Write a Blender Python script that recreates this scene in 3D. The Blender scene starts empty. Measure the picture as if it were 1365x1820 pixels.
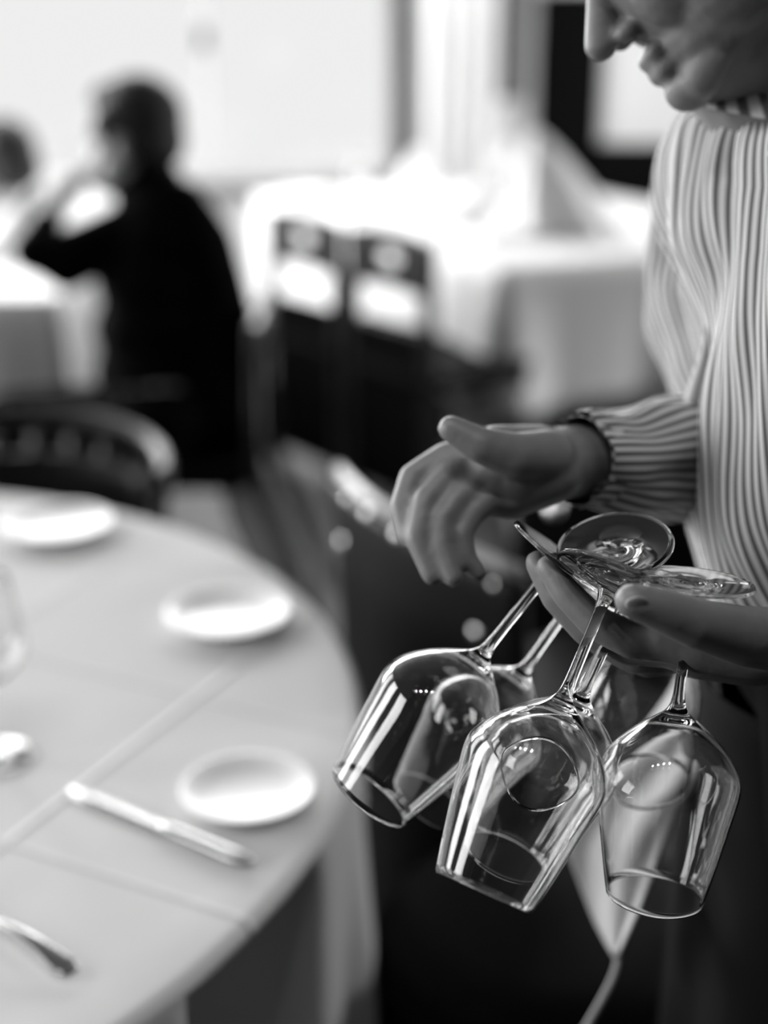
import bpy, bmesh, math, random
from mathutils import Vector, Matrix, noise
random.seed(4)
S = bpy.context.scene
COL = S.collection
PI = math.pi

# ------------------------------------------------------------------ camera
PITCH = math.radians(20.2); FPX = 2528.0; CAMZ = 1.58
cam_d = bpy.data.cameras.new('camera'); cam = bpy.data.objects.new('camera', cam_d); COL.objects.link(cam)
cam.location = (0, 0, CAMZ); cam.rotation_euler = (PI/2 - PITCH, 0, 0)
cam_d.sensor_fit = 'VERTICAL'; cam_d.sensor_height = 36.0; cam_d.lens = 50.0
cam_d.dof.use_dof = True; cam_d.dof.focus_distance = 0.935; cam_d.dof.aperture_fstop = 1.85
cam_d.clip_start = 0.02
S.camera = cam
CF = Vector((0, math.cos(PITCH), -math.sin(PITCH))); CU = Vector((0, math.sin(PITCH), math.cos(PITCH))); CR = Vector((1, 0, 0))
CO = Vector((0, 0, CAMZ))
def P(x, y, d):                         # photograph pixel at a real depth -> place in the room
    return CO + d*(CF + CR*((x-682.5)/FPX) + CU*((910-y)/FPX))
def G(x, y, z):                         # photograph pixel on a level plane -> place in the room
    r = P(x, y, 1) - CO
    return CO + r*((z-CAMZ)/r.z)

# ------------------------------------------------------------------ world, lights, exposure
S.view_settings.view_transform = 'Standard'; S.view_settings.look = 'None'
S.view_settings.exposure = 0.0; S.view_settings.gamma = 1.0; S.view_settings.use_curve_mapping = False
S.cycles.max_bounces = 16; S.cycles.transmission_bounces = 16; S.cycles.transparent_max_bounces = 16
S.cycles.diffuse_bounces = 3; S.cycles.glossy_bounces = 6
S.cycles.caustics_reflective = False; S.cycles.caustics_refractive = False
S.cycles.sample_clamp_indirect = 6.0
W = bpy.data.worlds.new('world'); S.world = W; W.use_nodes = True
nt = W.node_tree; nt.nodes.clear()
wo = nt.nodes.new('ShaderNodeOutputWorld'); bg = nt.nodes.new('ShaderNodeBackground')
tc = nt.nodes.new('ShaderNodeTexCoord'); sp = nt.nodes.new('ShaderNodeSeparateXYZ')
rp = nt.nodes.new('ShaderNodeValToRGB'); ad = nt.nodes.new('ShaderNodeMath'); ad.operation = 'ADD'
nt.links.new(tc.outputs['Generated'], sp.inputs[0])
nt.links.new(sp.outputs['Y'], ad.inputs[0]); ad.inputs[1].default_value = 0.0
nt.links.new(ad.outputs[0], rp.inputs[0])           # the street side is bright, the depth of the restaurant is dim
rp.color_ramp.elements[0].position = 0.15; rp.color_ramp.elements[0].color = (.005, .005, .005, 1)
rp.color_ramp.elements[1].position = 0.55; rp.color_ramp.elements[1].color = (.94, .94, .94, 1)
nt.links.new(rp.outputs[0], bg.inputs[0]); bg.inputs[1].default_value = 1.0
nt.links.new(bg.outputs[0], wo.inputs[0])

def area(name, loc, target, sx, sy, power):
    l = bpy.data.lights.new(name, 'AREA'); l.shape = 'RECTANGLE'; l.size = sx; l.size_y = sy; l.energy = power
    o = bpy.data.objects.new(name, l); COL.objects.link(o); o.location = loc
    o.rotation_euler = (Vector(target)-Vector(loc)).to_track_quat('-Z', 'Y').to_euler()
    return o
# daylight through the upper lights of the back windows
for i, x in enumerate((-3.1, -1.75, -0.55)):
    area('daylight_back', (x, 6.6, 2.35), (x, 1.5, 0.9), 1.1, 1.15, 68)
area('daylight_back', (.37, 6.6, 2.35), (1.0, 4.6, 0.8), .42, 1.15, 26)
# tall windows of the side wall to the left
for i, y in enumerate((5.3, 3.6, 1.9, 0.2)):
    o = area('daylight_side', (-3.05, y, 1.70), (0.3, (y-0.3, y-0.3, 1.5, 0.45)[i], 0.95), 0.95, 1.9, (225, 22, 15, 14.5)[i])
    if i > 1: o.data.spread = math.radians(84)            # beams narrowed to keep this light off the far table
# a row of small unseen ceiling spots, added to brighten the hands and the glass
for i in range(4):
    l = bpy.data.lights.new('fill_spot', 'AREA'); l.shape = 'DISK'; l.size = .07; l.energy = 1.8; l.spread = math.radians(100)
    o = bpy.data.objects.new('fill_spot', l); COL.objects.link(o); o.location = (-.75+.28*i, .45-.05*i, 2.95)
# a window in the right-hand side of the room
area('daylight_right', (3.9, 5.15, 1.8), (0.3, 2.6, 0.9), 1.2, 1.8, 145)

# ------------------------------------------------------------------ materials (black and white photograph: greys)
MATS = {}
def mat(name, v, rough=.6, metal=0, spec=.5, bump=None, var=0, sheen=0, coat=0):
    if name in MATS: return MATS[name]
    m = bpy.data.materials.new(name); m.use_nodes = True; n = m.node_tree; b = n.nodes['Principled BSDF']
    b.inputs['Base Color'].default_value = (v, v, v, 1); b.inputs['Roughness'].default_value = rough
    b.inputs['Metallic'].default_value = metal; b.inputs['Specular IOR Level'].default_value = spec
    if sheen: b.inputs['Sheen Weight'].default_value = sheen
    if coat: b.inputs['Coat Weight'].default_value = coat; b.inputs['Coat Roughness'].default_value = .1
    t = n.nodes.new('ShaderNodeTexCoord'); nz = n.nodes.new('ShaderNodeTexNoise')
    nz.inputs['Scale'].default_value = bump[0] if bump else 30; nz.inputs['Detail'].default_value = 5
    n.links.new(t.outputs['Object'], nz.inputs['Vector'])
    if var:
        r = n.nodes.new('ShaderNodeMapRange'); r.inputs['To Min'].default_value = max(0, v-var); r.inputs['To Max'].default_value = v+var
        n.links.new(nz.outputs[0], r.inputs['Value'])
        c = n.nodes.new('ShaderNodeCombineColor')
        for k in range(3): n.links.new(r.outputs[0], c.inputs[k])
        n.links.new(c.outputs[0], b.inputs['Base Color'])
    if bump:
        bp = n.nodes.new('ShaderNodeBump'); bp.inputs['Strength'].default_value = bump[1]; bp.inputs['Distance'].default_value = bump[2]
        n.links.new(nz.outputs[0], bp.inputs['Height']); n.links.new(bp.outputs[0], b.inputs['Normal'])
    MATS[name] = m; return m
def glass_mat():
    m = bpy.data.materials.new('clear_glass'); m.use_nodes = True; b = m.node_tree.nodes['Principled BSDF']
    b.inputs['Base Color'].default_value = (.98, .98, .98, 1)
    b.inputs['Transmission Weight'].default_value = 1; b.inputs['Roughness'].default_value = 0.0; b.inputs['IOR'].default_value = 1.5
    return m
M_glass = glass_mat()
def pane_mat():
    m = bpy.data.materials.new('window_glass'); m.use_nodes = True; n = m.node_tree; n.nodes.clear()
    o = n.nodes.new('ShaderNodeOutputMaterial'); a = n.nodes.new('ShaderNodeBsdfTransparent'); g = n.nodes.new('ShaderNodeBsdfGlossy')
    mx = n.nodes.new('ShaderNodeMixShader'); mx.inputs[0].default_value = .015; g.inputs['Roughness'].default_value = .02
    a.inputs[0].default_value = (.97, .97, .97, 1)
    n.links.new(a.outputs[0], mx.inputs[1]); n.links.new(g.outputs[0], mx.inputs[2]); n.links.new(mx.outputs[0], o.inputs[0]); return m
M_pane = pane_mat()
def shirt_mat():                          # woven stripes running along the cloth's length (UV from the weave direction)
    m = bpy.data.materials.new('striped_cotton'); m.use_nodes = True; n = m.node_tree; b = n.nodes['Principled BSDF']
    b.inputs['Roughness'].default_value = .85; b.inputs['Specular IOR Level'].default_value = .15
    uv = n.nodes.new('ShaderNodeUVMap'); s = n.nodes.new('ShaderNodeSeparateXYZ'); n.links.new(uv.outputs[0], s.inputs[0])
    sn = n.nodes.new('ShaderNodeMath'); sn.operation = 'SINE'; mu = n.nodes.new('ShaderNodeMath'); mu.operation = 'MULTIPLY'; mu.inputs[1].default_value = 2*PI
    n.links.new(s.outputs['X'], mu.inputs[0]); n.links.new(mu.outputs[0], sn.inputs[0])
    r = n.nodes.new('ShaderNodeValToRGB'); mr = n.nodes.new('ShaderNodeMapRange'); mr.inputs['From Min'].default_value = -1
    n.links.new(sn.outputs[0], mr.inputs['Value']); n.links.new(mr.outputs[0], r.inputs[0])
    r.color_ramp.elements[0].position = .22; r.color_ramp.elements[0].color = (.09, .09, .09, 1)
    r.color_ramp.elements[1].position = .72; r.color_ramp.elements[1].color = (.56, .56, .56, 1)
    n.links.new(r.outputs[0], b.inputs['Base Color']); return m
M_shirt = shirt_mat()
def curtain_mat():
    m = bpy.data.materials.new('thin_white_curtain'); m.use_nodes = True; n = m.node_tree; n.nodes.clear()
    o = n.nodes.new('ShaderNodeOutputMaterial'); a = n.nodes.new('ShaderNodeBsdfTranslucent'); g = n.nodes.new('ShaderNodeBsdfDiffuse'); t = n.nodes.new('ShaderNodeBsdfTransparent')
    a.inputs[0].default_value = g.inputs[0].default_value = (.9, .9, .9, 1)
    mx = n.nodes.new('ShaderNodeMixShader'); mx.inputs[0].default_value = .5; m2 = n.nodes.new('ShaderNodeMixShader'); m2.inputs[0].default_value = .35
    n.links.new(a.outputs[0], mx.inputs[1]); n.links.new(g.outputs[0], mx.inputs[2]); n.links.new(mx.outputs[0], m2.inputs[1]); n.links.new(t.outputs[0], m2.inputs[2]); n.links.new(m2.outputs[0], o.inputs[0]); return m
def cloth_crease_mat(name, v, ang, cell, ox, oy):     # starched linen with the ironed grid of folds
    m = bpy.data.materials.new(name); m.use_nodes = True; n = m.node_tree; b = n.nodes['Principled BSDF']
    b.inputs['Base Color'].default_value = (v, v, v, 1); b.inputs['Roughness'].default_value = .8; b.inputs['Specular IOR Level'].default_value = .25
    t = n.nodes.new('ShaderNodeTexCoord'); mp = n.nodes.new('ShaderNodeMapping')
    mp.inputs['Rotation'].default_value = (0, 0, ang); mp.inputs['Location'].default_value = (ox, oy, 0)
    n.links.new(t.outputs['Object'], mp.inputs['Vector']); s = n.nodes.new('ShaderNodeSeparateXYZ'); n.links.new(mp.outputs[0], s.inputs[0])
    hs = []
    for k in ('X', 'Y'):
        pp = n.nodes.new('ShaderNodeMath'); pp.operation = 'PINGPONG'; pp.inputs[1].default_value = cell/2
        n.links.new(s.outputs[k], pp.inputs[0])
        q = n.nodes.new('ShaderNodeMapRange'); q.interpolation_type = 'SMOOTHSTEP'
        q.inputs['From Min'].default_value = 0; q.inputs['From Max'].default_value = .008; q.inputs['To Min'].default_value = 1; q.inputs['To Max'].default_value = 0
        n.links.new(pp.outputs[0], q.inputs['Value']); hs.append(q)
    mx = n.nodes.new('ShaderNodeMath'); mx.operation = 'MAXIMUM'; n.links.new(hs[0].outputs[0], mx.inputs[0]); n.links.new(hs[1].outputs[0], mx.inputs[1])
    nz = n.nodes.new('ShaderNodeTexNoise'); nz.inputs['Scale'].default_value = 5; n.links.new(t.outputs['Object'], nz.inputs['Vector'])
    a2 = n.nodes.new('ShaderNodeMath'); a2.operation = 'MULTIPLY_ADD'; a2.inputs[1].default_value = .9
    n.links.new(nz.outputs[0], a2.inputs[0]); n.links.new(mx.outputs[0], a2.inputs[2])
    bp = n.nodes.new('ShaderNodeBump'); bp.inputs['Strength'].default_value = 1; bp.inputs['Distance'].default_value = .0024
    n.links.new(a2.outputs[0], bp.inputs['Height']); n.links.new(bp.outputs[0], b.inputs['Normal']); return m

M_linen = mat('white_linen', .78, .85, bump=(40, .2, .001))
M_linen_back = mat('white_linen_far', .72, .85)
M_skin = mat('skin', .165, .5, spec=.45, bump=(95, .35, .0012), var=.025)
M_skin_lit = mat('skin_far_lit', .42, .55)  # far skin made paler, window light put into its colour
M_black = mat('black_cloth', .004, .95, spec=.03)
M_hair = mat('dark_hair', .012, .7, bump=(220, .8, .004))
M_hairgrey = mat('grey_hair', .12, .7, bump=(220, .8, .004))
M_wood = mat('black_lacquered_wood', .005, .35, spec=.25)
M_leather = mat('dark_leather', .004, .5, spec=.2, bump=(300, .2, .0005))
M_seat = mat('black_seat_leather', .003, .7, spec=.05)
M_steel = mat('stainless_steel', .36, .26, metal=1)
M_china = mat('white_china', .84, .32, spec=.45)
M_floor = mat('dark_floor_boards', .085, .6, var=.02)
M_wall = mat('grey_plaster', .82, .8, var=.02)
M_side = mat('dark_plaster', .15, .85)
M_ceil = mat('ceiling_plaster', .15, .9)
M_white = mat('white_paint', .75, .5)
M_dark = mat('dark_paint', .004, .8, spec=.05)
M_frame = mat('grey_window_paint', .04, .5)
M_shade = mat('grey_painted_sill', .14, .6)
M_pale_band = mat('pale_band_grey', .38, .9)
M_curtain = curtain_mat()
M_grape = mat('grey_drape', .30, .9)
M_button = mat('shirt_button', .6, .3)

# ------------------------------------------------------------------ mesh helpers
def V(*a): return Vector(a)
def link(name, verts, faces, m, parent=None, smooth=True, uv=None, label=None):
    me = bpy.data.meshes.new(name); me.from_pydata([tuple(v) for v in verts], [], faces)
    if uv:
        l = me.uv_layers.new(name='UVMap')
        for i, f in enumerate(uv):
            l.data[i].uv = f
    me.validate(); bmx = bmesh.new(); bmx.from_mesh(me); bmesh.ops.recalc_face_normals(bmx, faces=bmx.faces); bmx.to_mesh(me); bmx.free()
    if smooth: me.polygons.foreach_set('use_smooth', [True]*len(me.polygons))
    me.materials.append(m); o = bpy.data.objects.new(name, me); COL.objects.link(o)
    if parent: o.parent = parent; o.matrix_parent_inverse = parent.matrix_world.inverted()
    if label: o['label'] = label
    return o
def reparent(o, parent):
    o.parent = parent; o.matrix_parent_inverse = Matrix.LocRotScale(parent.location, parent.rotation_euler, None).inverted(); return o
def tag(o, label=None, cat=None, group=None, kind=None):
    if label: o['label'] = label
    if cat: o['category'] = cat
    if group: o['group'] = group
    if kind: o['kind'] = kind
    return o
def empty(name, loc, label, cat, group=None):
    o = bpy.data.objects.new(name, None); COL.objects.link(o); o.location = loc; o.empty_display_size = .05
    return tag(o, label, cat, group)
class MB:
    def __init__(s): s.v = []; s.f = []
    def add(s, v, f):
        k = len(s.v); s.v += [Vector(a) for a in v]; s.f += [tuple(i+k for i in q) for q in f]; return s
    def box(s, lo, hi, M=None, bev=0.0):
        b = bmesh.new(); bmesh.ops.create_cube(b, size=1)
        lo = Vector(lo); hi = Vector(hi)
        for q in b.verts: q.co = Vector([lo[i] + (q.co[i]+.5)*(hi[i]-lo[i]) for i in range(3)])
        if bev: bmesh.ops.bevel(b, geom=list(b.edges), offset=bev, segments=2, affect='EDGES', profile=.6)
        b.verts.index_update()
        vs = [(M @ q.co) if M else q.co.copy() for q in b.verts]
        s.add(vs, [[q.index for q in f.verts] for f in b.faces]); b.free(); return s
    def tube(s, pts, rad, n=14, caps=True):
        pts = [Vector(p) for p in pts]; k = len(pts)
        if not hasattr(rad, '__len__'): rad = [rad]*k
        vs = []; up = None
        for i in range(k):
            t = (pts[min(i+1, k-1)] - pts[max(i-1, 0)]).normalized()
            if up is None:
                a = V(0, 0, 1) if abs(t.z) < .9 else V(1, 0, 0); up = (a - t*a.dot(t)).normalized()
            else: up = (up - t*up.dot(t)).normalized()
            w = t.cross(up); r = rad[i]; ra, rb = r if hasattr(r, '__len__') else (r, r)
            vs += [pts[i] + up*(ra*math.cos(2*PI*j/n)) + w*(rb*math.sin(2*PI*j/n)) for j in range(n)]
        fs = [(i*n+j, i*n+(j+1) % n, (i+1)*n+(j+1) % n, (i+1)*n+j) for i in range(k-1) for j in range(n)]
        if caps: fs += [tuple(range(n-1, -1, -1)), tuple(range((k-1)*n, k*n))]
        return s.add(vs, fs)
    def lathe(s, prof, n=64, M=None, closed=False):     # prof: (r, z)
        vs = []; fs = []; idx = []
        for r, z in prof:
            if r < 1e-6: idx.append([len(vs)]); vs.append(V(0, 0, z))
            else:
                idx.append(list(range(len(vs), len(vs)+n))); vs += [V(r*math.cos(2*PI*j/n), r*math.sin(2*PI*j/n), z) for j in range(n)]
        for a, b in zip(idx[:-1], idx[1:]):
            for j in range(n):
                k = (j+1) % n
                if len(a) == 1 and len(b) == 1: continue
                if len(a) == 1: fs.append((a[0], b[j], b[k]))
                elif len(b) == 1: fs.append((a[j], a[k], b[0]))
                else: fs.append((a[j], a[k], b[k], b[j]))
        if M: vs = [M @ v for v in vs]
        return s.add(vs, fs)
    def build(s, name, m, parent=None, smooth=True, label=None):
        o = link(name, s.v, s.f, m, None, smooth, label=label)
        if parent: o.parent = parent; o.matrix_parent_inverse = Matrix.Translation(-Vector(parent.location)) if not any(parent.rotation_euler) else Matrix.LocRotScale(parent.location, parent.rotation_euler, None).inverted()
        return o
def catmull(pts, sub=6):
    pts = [Vector(p) for p in pts]; out = []
    n = len(pts)
    for i in range(n-1):
        a, b, c, d = pts[max(i-1, 0)], pts[i], pts[i+1], pts[min(i+2, n-1)]
        for j in range(sub):
            t = j/sub
            out.append(.5*((2*b)+(c-a)*t+(2*a-5*b+4*c-d)*t*t+(3*b-a-3*c+d)*t**3))
    out.append(pts[-1]); return out
def lerpl(vals, sub=6):
    out = []
    for i in range(len(vals)-1):
        for j in range(sub): out.append(vals[i]+(vals[i+1]-vals[i])*j/sub)
    return out+[vals[-1]]
def ball(mb, c, r, n=20, M=None):
    c = Vector(c); rx, ry, rz = r if hasattr(r, '__len__') else (r, r, r)
    k = n//2
    prof = [(math.sin(PI*i/k), -math.cos(PI*i/k)) for i in range(k+1)]
    X = Matrix.Translation(c) @ (M.to_4x4() if M else Matrix.Identity(4)) @ Matrix.Diagonal((rx, ry, rz, 1))
    mb.lathe([(max(0, a) if 0 < i < k else 0, b) for i, (a, b) in enumerate(prof)], n, X)
def cone(mb, a, ra, b, rb, n=16):        # round-ended tapering limb piece
    a = Vector(a); b = Vector(b); L = (b-a).length
    if L < 1e-6: return ball(mb, a, ra)
    prof = []
    for i in range(6): th = PI/2*i/5; prof.append((ra*math.sin(th), -ra*math.cos(th)))
    for i in range(6): th = PI/2*(1-i/5); prof.append((rb*math.sin(th), L+rb*math.cos(th)))
    prof[0] = (0, prof[0][1]); prof[-1] = (0, prof[-1][1])
    q = (b-a).normalized().to_track_quat('Z', 'Y').to_matrix().to_4x4()
    mb.lathe(prof, n, Matrix.Translation(a) @ q)
def chain(mb, pts, rads):
    for i in range(len(pts)-1): cone(mb, pts[i], rads[i], pts[i+1], rads[i+1])
def organic(name, mb, m, parent, voxel=.003, smooth=6, factor=.5, disp=None, label=None):
    """one continuous skin grown over the limb pieces"""
    me = bpy.data.meshes.new('tmp'); me.from_pydata([tuple(v) for v in mb.v], [], mb.f)
    o = bpy.data.objects.new('tmp', me); COL.objects.link(o)
    r = o.modifiers.new('r', 'REMESH'); r.mode = 'VOXEL'; r.voxel_size = voxel
    s = o.modifiers.new('s', 'SMOOTH'); s.iterations = smooth; s.factor = factor
    dg = bpy.context.evaluated_depsgraph_get(); dg.update()
    res = bpy.data.meshes.new_from_object(o.evaluated_get(dg))
    bpy.data.objects.remove(o); bpy.data.meshes.remove(me)
    if disp:
        res.update()
        ns = [v.normal.copy() for v in res.vertices]
        for v, nn in zip(res.vertices, ns): v.co += nn*disp(v.co)
    res.polygons.foreach_set('use_smooth', [True]*len(res.polygons)); res.materials.clear(); res.materials.append(m); res.name = name
    ob = bpy.data.objects.new(name, res); COL.objects.link(ob)
    if parent: ob.parent = parent; ob.matrix_parent_inverse = Matrix.Translation(-Vector(parent.location))
    if label: ob['label'] = label
    return ob
def loft(name, rings, m, parent, stripes=1, ustart=0, closed=True, thick=0, label=None):
    n = len(rings[0]); k = len(rings); vs = [p for r in rings for p in r]; fs = []; uv = []
    nn = n if closed else n-1
    for i in range(k-1):
        for j in range(nn):
            fs.append((i*n+j, i*n+(j+1) % n, (i+1)*n+(j+1) % n, (i+1)*n+j))
            u0, u1 = stripes*j/n, stripes*(j+1)/n
            uv += [(u0, i/k), (u1, i/k), (u1, (i+1)/k), (u0, (i+1)/k)]
    me = bpy.data.meshes.new(name); me.from_pydata([tuple(v) for v in vs], [], fs)
    l = me.uv_layers.new(name='UVMap')
    for i, q in enumerate(uv): l.data[i].uv = q
    me.polygons.foreach_set('use_smooth', [True]*len(fs)); me.materials.append(m)
    o = bpy.data.objects.new(name, me); COL.objects.link(o)
    if parent: o.parent = parent; o.matrix_parent_inverse = Matrix.Translation(-Vector(parent.location))
    if thick:
        s = o.modifiers.new('t', 'SOLIDIFY'); s.thickness = thick; s.offset = -1
    if label: o['label'] = label
    return o
def copy_tree(o, parent=None):
    c = o.copy(); COL.objects.link(c)
    if parent: c.parent = parent
    for ch in list(o.children): copy_tree(ch, c)
    return c

# ------------------------------------------------------------------ room shell
def struct(name, mb, m): return tag(mb.build(name, m, smooth=False), kind='structure')
YB = 6.85
struct('floor', MB().box((-3.2, -2.0, -.1), (4.2, YB+.2, 0)), M_floor)
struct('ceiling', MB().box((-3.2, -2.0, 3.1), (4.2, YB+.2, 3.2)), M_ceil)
wb = MB()
wb.box((-3.2, YB, 0), (.62, YB+.2, .70))                      # under the windows
wb.box((-3.2, YB, 2.98), (4.2, YB+.2, 3.1))
wb.box((-3.2, YB, .7), (-3.0, YB+.2, 2.98))
wb.box((1.0, YB, 0), (4.2, YB+.2, 2.98)); wb.box((.62, YB, 0), (.74, YB+.2, 2.98))
wb.box((.74, YB, 1.58), (1.0, YB+.2, 2.98))
struct('wall_back', wb, M_wall)
wl = MB()
wl.box((-3.3, -2, 0), (-3.2, YB+.2, .75)); wl.box((-3.3, -2, 2.75), (-3.2, YB+.2, 3.1))
for y0, y1 in ((-2, -.35), (.75, 1.35), (2.45, 3.05), (4.15, 4.75), (5.85, YB+.2)): wl.box((-3.3, y0, .75), (-3.2, y1, 2.75))
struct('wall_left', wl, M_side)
wr_ = MB(); wr_.box((4.2, -2, 0), (4.3, 4.3, 3.1)); wr_.box((4.2, 6.0, 0), (4.3, YB+.2, 3.1)); wr_.box((4.2, 4.3, 0), (4.3, 6.0, .8)); wr_.box((4.2, 4.3, 2.75), (4.3, 6.0, 3.1))
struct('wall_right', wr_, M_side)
# big back window with slim white mullions
def window(name, x0, x1, z0, z1, bars, mfr, w=.04):
    e = empty(name, ((x0+x1)/2, YB, z0), None, None); e['kind'] = 'structure'
    f = MB()
    f.box((x0, YB+.02, z0), (x1, YB+.09, z0+w)); f.box((x0, YB+.02, z1-w), (x1, YB+.09, z1))
    f.box((x0, YB+.02, z0), (x0+w, YB+.09, z1)); f.box((x1-w, YB+.02, z0), (x1, YB+.09, z1))
    for b in bars: f.box((b-w/2, YB+.03, z0+w), (b+w/2, YB+.08, z1-w))
    f.build('window_frame', mfr, e, smooth=False)
    p = MB().box((x0+w, YB+.05, z0+w), (x1-w, YB+.056, z1-w)); p.build('pane', M_pane, e, smooth=False)
    return e
M_wf = mat('white_window_paint', .55, .5)
w1 = window('window_1', -3.0, .05, .72, 2.98, (-2.1, -.83), M_wf, .045)
lt = MB(); lt.box((-.85, YB-.02, 1.33), (-.81, YB+.03, 1.41), bev=.01); lt.tube([(-.83, YB-.04, 1.40), (-.83, YB-.06, 1.37), (-.83, YB-.06, 1.31)], .012)
lt.build('window_latch', M_frame, w1)
window('window_2', .12, .62, .72, 2.98, (.37,), M_wf, .045)
struct('trim_1', MB().box((.045, YB-.06, .70), (.125, YB+.1, 2.98)), M_frame)
struct('trim_2', MB().box((-1.2, YB-.16, .685), (.02, YB+.0, .725)), M_shade)      # window board
struct('trim_3', MB().box((1.0, YB-.05, .0), (4.2, YB, .90)), M_dark)               # dark dado on the right
d1 = tag(MB().box((.70, YB-.02, 0), (1.0, YB+.06, 1.575)).build('door_1', M_dark, smooth=False), kind='structure')
struct('trim_4', MB().box((.66, YB-.02, 1.56), (1.12, YB+.01, 1.72)), M_white)

# curtains beside the windows
def curtain(x0, x1, y, z0, z1, m, label, folds=5, amp=.03):
    n = 90; rows = 14; rings = []
    for i in range(rows):
        z = z1+(z0-z1)*i/(rows-1)
        rings.append([V(x0+(x1-x0)*j/(n-1), y+amp*math.sin(folds*2*PI*j/(n-1)+.3*math.sin(z*2))+.01*noise.noise(V(j*.1, z, 0)), z) for j in range(n)])
    o = loft('curtain', rings, m, None, closed=False, thick=.003); return tag(o, label, 'curtain')
curtain(.16, .50, 6.70, .05, 2.95, M_curtain, 'white curtain hanging in folds right of the dark window post', 4)
pc = empty('wall_picture', (.585, YB, 1.4), 'narrow dark picture on the wall strip between white curtain and dark doorway', 'picture')
MB().box((.525, YB-.03, 1.10), (.645, YB-.002, 1.75)).build('frame', M_frame, pc, smooth=False)
MB().box((.535, YB-.034, 1.115), (.635, YB-.029, 1.735)).build('print', M_shade, pc, smooth=False)

# ------------------------------------------------------------------ foreground round table
TC = V(-.885, 1.53, 0); TR = .852
def pedestal_table(name, c, r, label, z=.745):
    t = empty(name, c, label, 'table')
    MB().lathe([(0, z-.03), (r-.01, z-.03), (r-.003, z-.02), (r-.003, z-.006), (r-.012, z), (0, z)], 96, Matrix.Translation(c)).build('tabletop', M_wood, t)
    MB().lathe([(0, 0), (.30, 0), (.30, .02), (.06, .06), (.04, .12), (.04, z-.06), (.12, z-.03), (0, z-.03)], 40, Matrix.Translation(c)).build('pedestal', M_wood, t)
    return t
pedestal_table('dining_table', TC, TR, 'large round dining table hidden under the pale cloth in the foreground')
def sstep(a, b, x):
    t = max(0.0, min(1.0, (x-a)/(b-a))); return t*t*(3-2*t)
def round_cloth(c, R, zt, zb, m, label):
    n = 240; rings = []
    for r in (0.002, .15, .3, .5, .7, .85, .93): rings.append([V(c.x+R*r*math.cos(2*PI*j/n), c.y+R*r*math.sin(2*PI*j/n), zt) for j in range(n)])
    for k in range(5):
        a = PI/2*k/4; rr = R-.012+.012*math.sin(a)*1.3; z = zt-.014+.014*math.cos(a)
        rings.append([V(c.x+rr*math.cos(2*PI*j/n), c.y+rr*math.sin(2*PI*j/n), z) for j in range(n)])
    rows = 22
    for i in range(1, rows):
        f = i/(rows-1); z = zt-.014-(zt-.014-zb)*f; ring = []
        for j in range(n):
            th = 2*PI*j/n; dg = math.degrees(th)
            if dg > 180: dg -= 360
            g = .5+.5*math.cos(th*9+1.0)
            if -70 < dg < -8: g = .9*math.exp(-((dg+46)/9)**2)
            rec = sstep(17.5, 20.5, -dg)*sstep(34, 30.5, -dg) if 15 < -dg < 36 else 0          # the deep shaded fold towards the camera
            rr = R+.004+ .035*g*sstep(0, .6, f) - .15*rec*sstep(0, .05, f) - .02*f*sstep(60, 20, abs(dg+10))
            ring.append(V(c.x+rr*math.cos(th), c.y+rr*math.sin(th), z))
        rings.append(ring)
    o = loft('tablecloth', rings, m, None, thick=.0012); o.modifiers['t'].offset = 1
    return tag(o, label, 'tablecloth')
A1, A2 = G(150, 1190, .75), G(600, 1300, .75); B1, B2 = G(350, 1240, .75), G(20, 1490, .75)
angA = math.atan2((A2-A1).y, (A2-A1).x)
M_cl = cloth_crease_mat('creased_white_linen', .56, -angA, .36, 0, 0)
# put one crease of each family through the points seen in the photograph
ca, sa = math.cos(-angA), math.sin(-angA)
rotA = V(A1.x*ca-A1.y*sa, A1.x*sa+A1.y*ca, 0); rotB = V(B1.x*ca-B1.y*sa, B1.x*sa+B1.y*ca, 0)
for n_ in M_cl.node_tree.nodes:
    if n_.type == 'MAPPING': n_.inputs['Location'].default_value = (-rotB.x, -rotA.y, 0)
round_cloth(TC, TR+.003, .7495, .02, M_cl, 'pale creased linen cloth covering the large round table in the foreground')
ZT = .7512

def plate(px, py, r, label):
    c = G(px, py, ZT+.004)
    s = r/.085
    prof = [(0, .004), (.050, .004), (.052, .0), (.055, .0), (.057, .005), (.083, .0155), (.085, .0175), (.0842, .019), (.081, .0185), (.060, .0095), (.054, .0075), (0, .0072)]
    o = MB().lathe([(a*s, b*s) for a, b in prof], 72, Matrix.Translation(V(c.x, c.y, ZT))).build('side_plate', M_china)
    return tag(o, label, 'plate')
plate(102, 940, .088, 'white side plate near the far edge of the round table, farthest of its three plates')
plate(405, 1100, .086, 'white side plate on the round table edge, in the middle of its three plates')
plate(441, 1413, .073, 'white side plate beside the knife on the creased cloth, nearest of three')

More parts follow.
